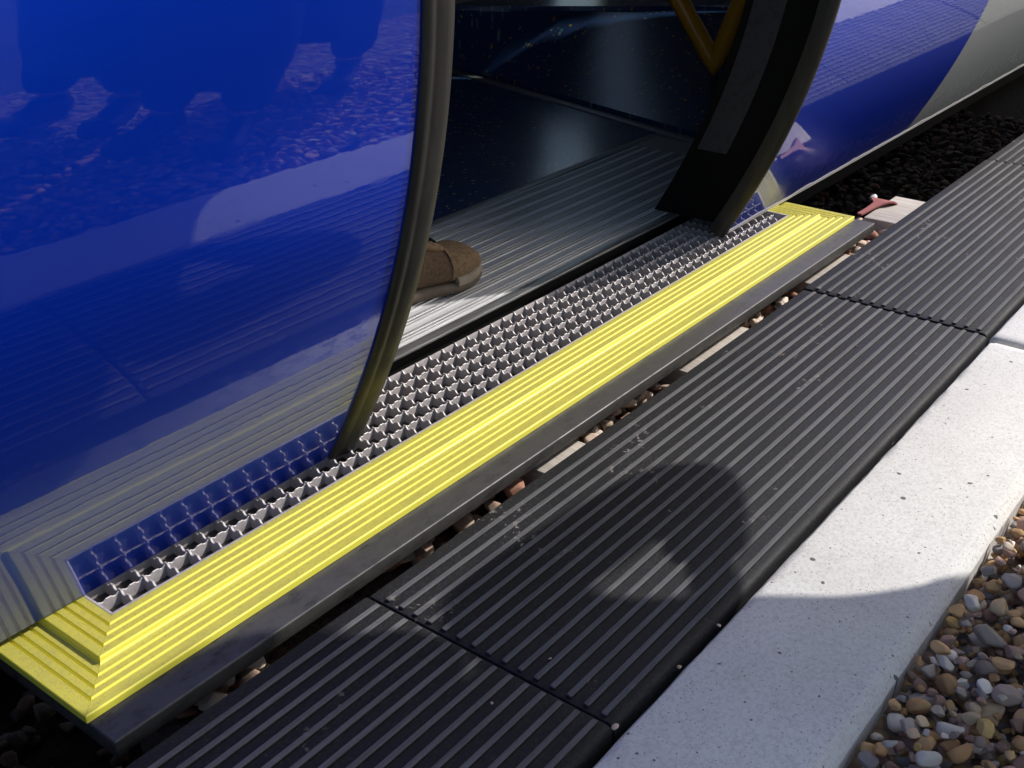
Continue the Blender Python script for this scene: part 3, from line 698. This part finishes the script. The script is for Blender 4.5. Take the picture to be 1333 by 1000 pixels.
def build_person(name, origin, heading, J, mats, label, boots, lean=0.0):
    """J: local joints, x forward, y to the left, z up, metres"""
    root = empty(name, origin); root.rotation_euler.z = heading; tag(root, label, 'person')
    V = Vector
    hip, chest, neck, headc = J['hip'], J['chest'], J['neck'], J['head']
    body = [[(*hip, .10), (*chest, .11), (*neck, .055), (*(neck+(headc-neck)*.55), .05), (*headc, .07)]]
    for s in 'LR':
        body.append([(*chest, .11), (*J['sh'+s], .05), (*J['el'+s], .038), (*J['wr'+s], .026)])
        fd = (J['wr'+s]-J['el'+s]); body += hand_chains(J['wr'+s], fd, J['pn'+s], 1 if s == 'L' else -1)
        body.append([(*hip, .10), (*J['hp'+s], .085), (*J['kn'+s], .055), (*J['an'+s], .04)])
    skinned('body', body, mats['skin'], root)
    h = bpy.data.objects.new('head', head_mesh()); h.data.materials.append(mats['skin']); COL.objects.link(h); h.parent = root; h.location = headc+V((.015, 0, .03))
    hr = bpy.data.objects.new('hair', hair_mesh()); hr.data.materials.append(mats['hair']); COL.objects.link(hr); hr.parent = h
    for s in (1, -1):
        eb = bmesh.new(); bmesh.ops.create_uvsphere(eb, u_segments=12, v_segments=8, radius=.010); me = bpy.data.meshes.new('eye'); eb.to_mesh(me); eb.free(); me.materials.append(M['eye'])
        eo = bpy.data.objects.new('eye', me); COL.objects.link(eo); eo.parent = h; eo.location = (.079, .030*s, .008)
        eb = bmesh.new(); bmesh.ops.create_uvsphere(eb, u_segments=12, v_segments=8, radius=1)
        for v in eb.verts: v.co = (v.co.x*.02, v.co.y*.008, v.co.z*.032)
        me = bpy.data.meshes.new('ear'); eb.to_mesh(me); eb.free(); me.materials.append(mats['skin']); eo = bpy.data.objects.new('ear', me); COL.objects.link(eo); eo.parent = h; eo.location = (-.005, .078*s, -.005)
    tr_ = [[(*(hip+V((0, 0, .06))), .14), (*hip, .145)]]
    for s in 'LR': tr_.append([(*hip, .145), (*J['hp'+s], .105), (*J['kn'+s], .08), (*(J['an'+s]+V((0, 0, .02))), .072)])
    skinned('trousers', tr_, mats['legs'], root)
    ct = [[(*chest, mats.get('cr', .155)), (*(chest.lerp(hip, .55)), mats.get('cr', .155)*.98), (*(hip+V((0, 0, -.02))), mats.get('hr', .17))]]
    if mats.get('long'): ct[0] += [(*(hip+V((0, 0, -.25))), .185), (*(hip+V((0, 0, -.50))), .19), (*(hip+V((0, 0, -.74))), .20)]
    ct.append([(*chest, mats.get('cr', .155)), (*(chest.lerp(neck, .75)), .075)])
    for s in 'LR':
        ct.append([(*chest, mats.get('cr', .155)), (*J['sh'+s], .082), (*(J['sh'+s].lerp(J['el'+s], .5)), .070), (*J['el'+s], .066), (*(J['el'+s].lerp(J['wr'+s], .92)), .046)])
    skinned('coat' if mats.get('long') else 'jumper', ct, mats['top'], root)
    for s in 'LR': boots(root, J['an'+s], s)
    return root
def shoe(root, ank, yaw, name='shoe', mats=('suede', 'suede2', 'sole', 'bumper'), flat=0.0, length=.285, big=1.0):
    """lofted laced shoe; local x forward from the heel, sole at z = 0"""
    def ol(t):   # half width and centre offset along the length
        wv = np.interp(t, [0, .04, .12, .3, .5, .68, .8, .9, .96, 1], [.020, .031, .036, .035, .040, .049, .051, .048, .040, .024]); return wv
    st = [0, .015, .04, .09, .16, .25, .35, .45, .55, .64, .72, .80, .86, .91, .95, .98, 1.0]
    spring = lambda t: .018*max(0, (t-.72)/.28)**1.7
    g = empty('x', (0, 0, 0)); bpy.data.objects.remove(g)
    def ringpts(t, z0, z1, k=1.0, kt=1.0, n=20, flat_top=False):
        hw = ol(t)*k; x = (t-.0)*length - .07; pts = []
        for i in range(n):
            a = 2*math.pi*i/n; c_, s_ = math.cos(a), math.sin(a)
            yv = hw*math.copysign(abs(c_)**.6, c_); zz = math.copysign(abs(s_)**.55, s_)
            zv = (z0+z1)/2+(z1-z0)/2*zz
            if s_ > 0: yv *= (1-(1-kt)*s_)
            pts.append((x, yv, zv+spring(t)))
        return pts
    Mx = Matrix.Translation(Vector((ank.x, ank.y, 0))) @ Matrix.Rotation(yaw, 4, 'Z') @ Matrix.Diagonal((1, big, big, 1))
    def emit(b, nm, mat, par=root, sm=45):
        b.v = [tuple(Mx @ Vector(q)) for q in b.v]; o = link(nm, b.mesh(nm), M[mat], None, sm); o.parent = par; return o
    b = MB().loft([ringpts(t, 0, .026, 1.05) for t in st]); sh = emit(b, name, mats[2], root, 60)
    topz = lambda t: np.interp(t, [0, .05, .2, .33, .45, .58, .7, .8, .88, .94, 1], [.095, .112, .115, .112, .100, .088, .080, .076, .069, .056, .036])
    ktop = lambda t: np.interp(t, [0, .3, .6, .8, 1], [.75, .70, .60, .72, .6])
    b = MB().loft([ringpts(t, .020, topz(t), .985, ktop(t)) for t in st[1:-1]]); emit(b, 'upper', mats[1], sh)
    # toe cap overlay with stitched edge, rubber toe bumper
    tt = [.66, .675, .72, .80, .86, .91, .95, .975, .992]
    b = MB().loft([ringpts(t, .022, topz(t)+.0028, 1.02, ktop(t)+.02) for t in tt]); emit(b, 'toe_cap', mats[0], sh)
    tt = [.70, .715, .80, .86, .91, .95, .98, 1.0]
    b = MB().loft([ringpts(t, .012, .038, 1.085) for t in tt]); emit(b, 'toe_bumper', mats[3], sh)
    # eyelet facing, tongue, laces
    b = MB()
    for s in (1, -1):
        pts = []
        for t in (.28, .36, .44, .52, .60, .655):
            hw = ol(t)*ktop(t); pts.append((t*length-.07, s*hw*.62, topz(t)+spring(t)+.001))
        b.tube(pts, [.009, .010, .010, .010, .010, .006], 8)
    emit(b, 'lace_facing', mats[0], sh)
    b = MB()
    for t in (.32, .40, .48, .56, .62):
        hw = ol(t)*.42; z = topz(t)+.010; x = t*length-.07
        b.tube([(x-.006, -hw, z-.006), (x, -hw*.5, z+.001), (x+.004, hw*.5, z+.001), (x+.008, hw, z-.006)], .0028, 6)
    emit(b, 'lace', 'lace', sh)
    # collar
    b = MB().tube([( .075*math.cos(a)*.55-.005, .036*math.sin(a), .112+.012*math.cos(a+3.1)) for a in [2*math.pi*i/18 for i in range(19)]], .009, 8); emit(b, 'collar', 'lace', sh)
    return sh
V = Vector
# passenger just inside the doorway: only the front of one shoe shows past the door seal
toe = px(628, 372, FZ); hd = R(-11)
fwd = V((math.cos(hd), math.sin(hd), 0)); lft = V((-math.sin(hd), math.cos(hd), 0))
ank = V((toe.x, toe.y, 0)) - fwd*.203 + lft*.050
org = V((ank.x, ank.y, FZ)) - fwd*.02 + lft*(.11)
JP = dict(hip=V((-.06, 0, .95)), chest=V((-.05, 0, 1.33)), neck=V((-.04, 0, 1.50)), head=V((-.02, 0, 1.63)))
for s, q_ in (('L', 1), ('R', -1)):
    JP['sh'+s] = V((-.05, .19*q_, 1.42)); JP['el'+s] = V((-.09, .25*q_, 1.13)); JP['wr'+s] = V((.06, .24*q_, .90)); JP['pn'+s] = V((0, -q_, 0)); JP['hp'+s] = V((-.05, .10*q_, .90)); JP['kn'+s] = V((-.02, .11*q_, .50))
JP['anR'] = V((.02, -.11, .10)); JP['anL'] = V((-.10, .14, .10)); JP['knL'] = V((-.06, .12, .50))
def pboots(root, a, s): shoe(root, a, 0 if s == 'R' else R(12), big=1.18)
build_person('person', org, hd, JP, dict(skin=M['skin'], hair=M['hair'], legs=M['dark'], top=M['green']), 'passenger in brown suede shoes and dark trousers standing inside the doorway', pboots)

# bystander on the gravel to the right: casts the rounded shadow over deck, concrete and gravel
S = V((-TOSUN.x, -TOSUN.y, 0)).normalized()
bo = V((2.23, -.365, -.02)); bh = math.atan2(S.y, S.x)
JB = dict(hip=V((0, 0, .93)), chest=V((.01, -.07, 1.30)), neck=V((.02, -.14, 1.48)), head=V((.04, -.20, 1.61)))
JB.update(shR=V((.01, -.33, 1.43)), elR=V((-.02, -.545, 1.09)), wrR=V((.14, -.28, 1.05)), pnR=V((0, 0, -1)),
          shL=V((.01, .04, 1.36)), elL=V((-.04, .15, 1.07)), wrL=V((.10, .13, .85)), pnL=V((0, -1, 0)),
          hpR=V((0, -.10, .88)), hpL=V((0, .10, .88)), knR=V((.02, -.11, .48)), knL=V((.02, .11, .48)), anR=V((0, -.12, .10)), anL=V((0, .12, .10)))
def bboots(root, a, s): shoe(root, a, R(-6 if s == 'R' else 6), mats=('leather',)*4)
build_person('person', bo, bh, JB, dict(skin=M['skin'], hair=M['hair'], legs=M['dark'], top=M['navy'], long=True, cr=.15, hr=.17), 'bystander in long navy coat, with a wide straw hat added for its shadow, standing on the gravel', bboots)

by = [o for o in COL.objects if o.name.startswith('person') and o.get('label', '').startswith('bystander')][0]
b = MB(); rings = []  # hat added for the shadow of its wide brim on the deck
for r_, z in ((.19, .0), (.187, .006), (.118, .022), (.108, .030), (.098, .105), (.080, .122), (.0, .124)):
    rings.append([(r_*math.cos(a)*1.0, r_*math.sin(a), z+.012*math.cos(2*a)*(r_ > .18)) for a in [2*math.pi*i/32 for i in range(32)]])
b.loft(rings); o = link('shadow_hat', b.mesh('shadow_hat'), cloth('straw_hat', (.38, .30, .17), (.5, .41, .25)), None, 40); o.parent = by; o.location = JB['head']+V((.01, 0, .075))

J2 = dict(hip=V((0, 0, .94)), chest=V((.01, -.10, 1.29)), neck=V((.02, -.16, 1.48)), head=V((.04, -.19, 1.61)))  # unseen person added so that the shadow fills the near-left deck
J2.update(shR=V((.01, -.27, 1.38)), elR=V((-.06, -.33, 1.09)), wrR=V((.12, -.24, .92)), pnR=V((0, 0, -1)),
          shL=V((.01, .08, 1.37)), elL=V((-.04, .17, 1.08)), wrL=V((.08, .15, .85)), pnL=V((0, -1, 0)),
          hpR=V((0, -.09, .89)), hpL=V((0, .09, .89)), knR=V((.02, -.09, .49)), knL=V((.02, .10, .49)), anR=V((0, -.09, .10)), anL=V((0, .11, .10)))
build_person('person', V((1.66, -.075, -.02)), bh, J2, dict(skin=M['skin'], hair=M['hair'], legs=M['dark'], top=M['dark'], long=True, cr=.165, hr=.165), 'added bare headed bystander in long black coat shading the deck, on the gravel nearest the platform', bboots)

J3 = dict(J2); J3.update(chest=V((.01, -.02, 1.29)), neck=V((.02, -.02, 1.48)), head=V((.04, -.02, 1.61)), shR=V((.01, -.19, 1.38)), elR=V((-.05, -.26, 1.08)), wrR=V((.08, -.24, .85)), pnR=V((0, 1, 0)), shL=V((.01, .16, 1.38)), elL=V((-.05, .24, 1.08)), wrL=V((.08, .22, .85)))  # unseen person added to shade the gravel mirrored in the blue panel
build_person('person', V((1.60, -.48, -.02)), bh, J3, dict(skin=M['skin'], hair=M['hair'], legs=M['dark'], top=M['green'], long=True, cr=.165, hr=.17), 'added bystander in long dark green coat shading the gravel, farthest from the platform', bboots)
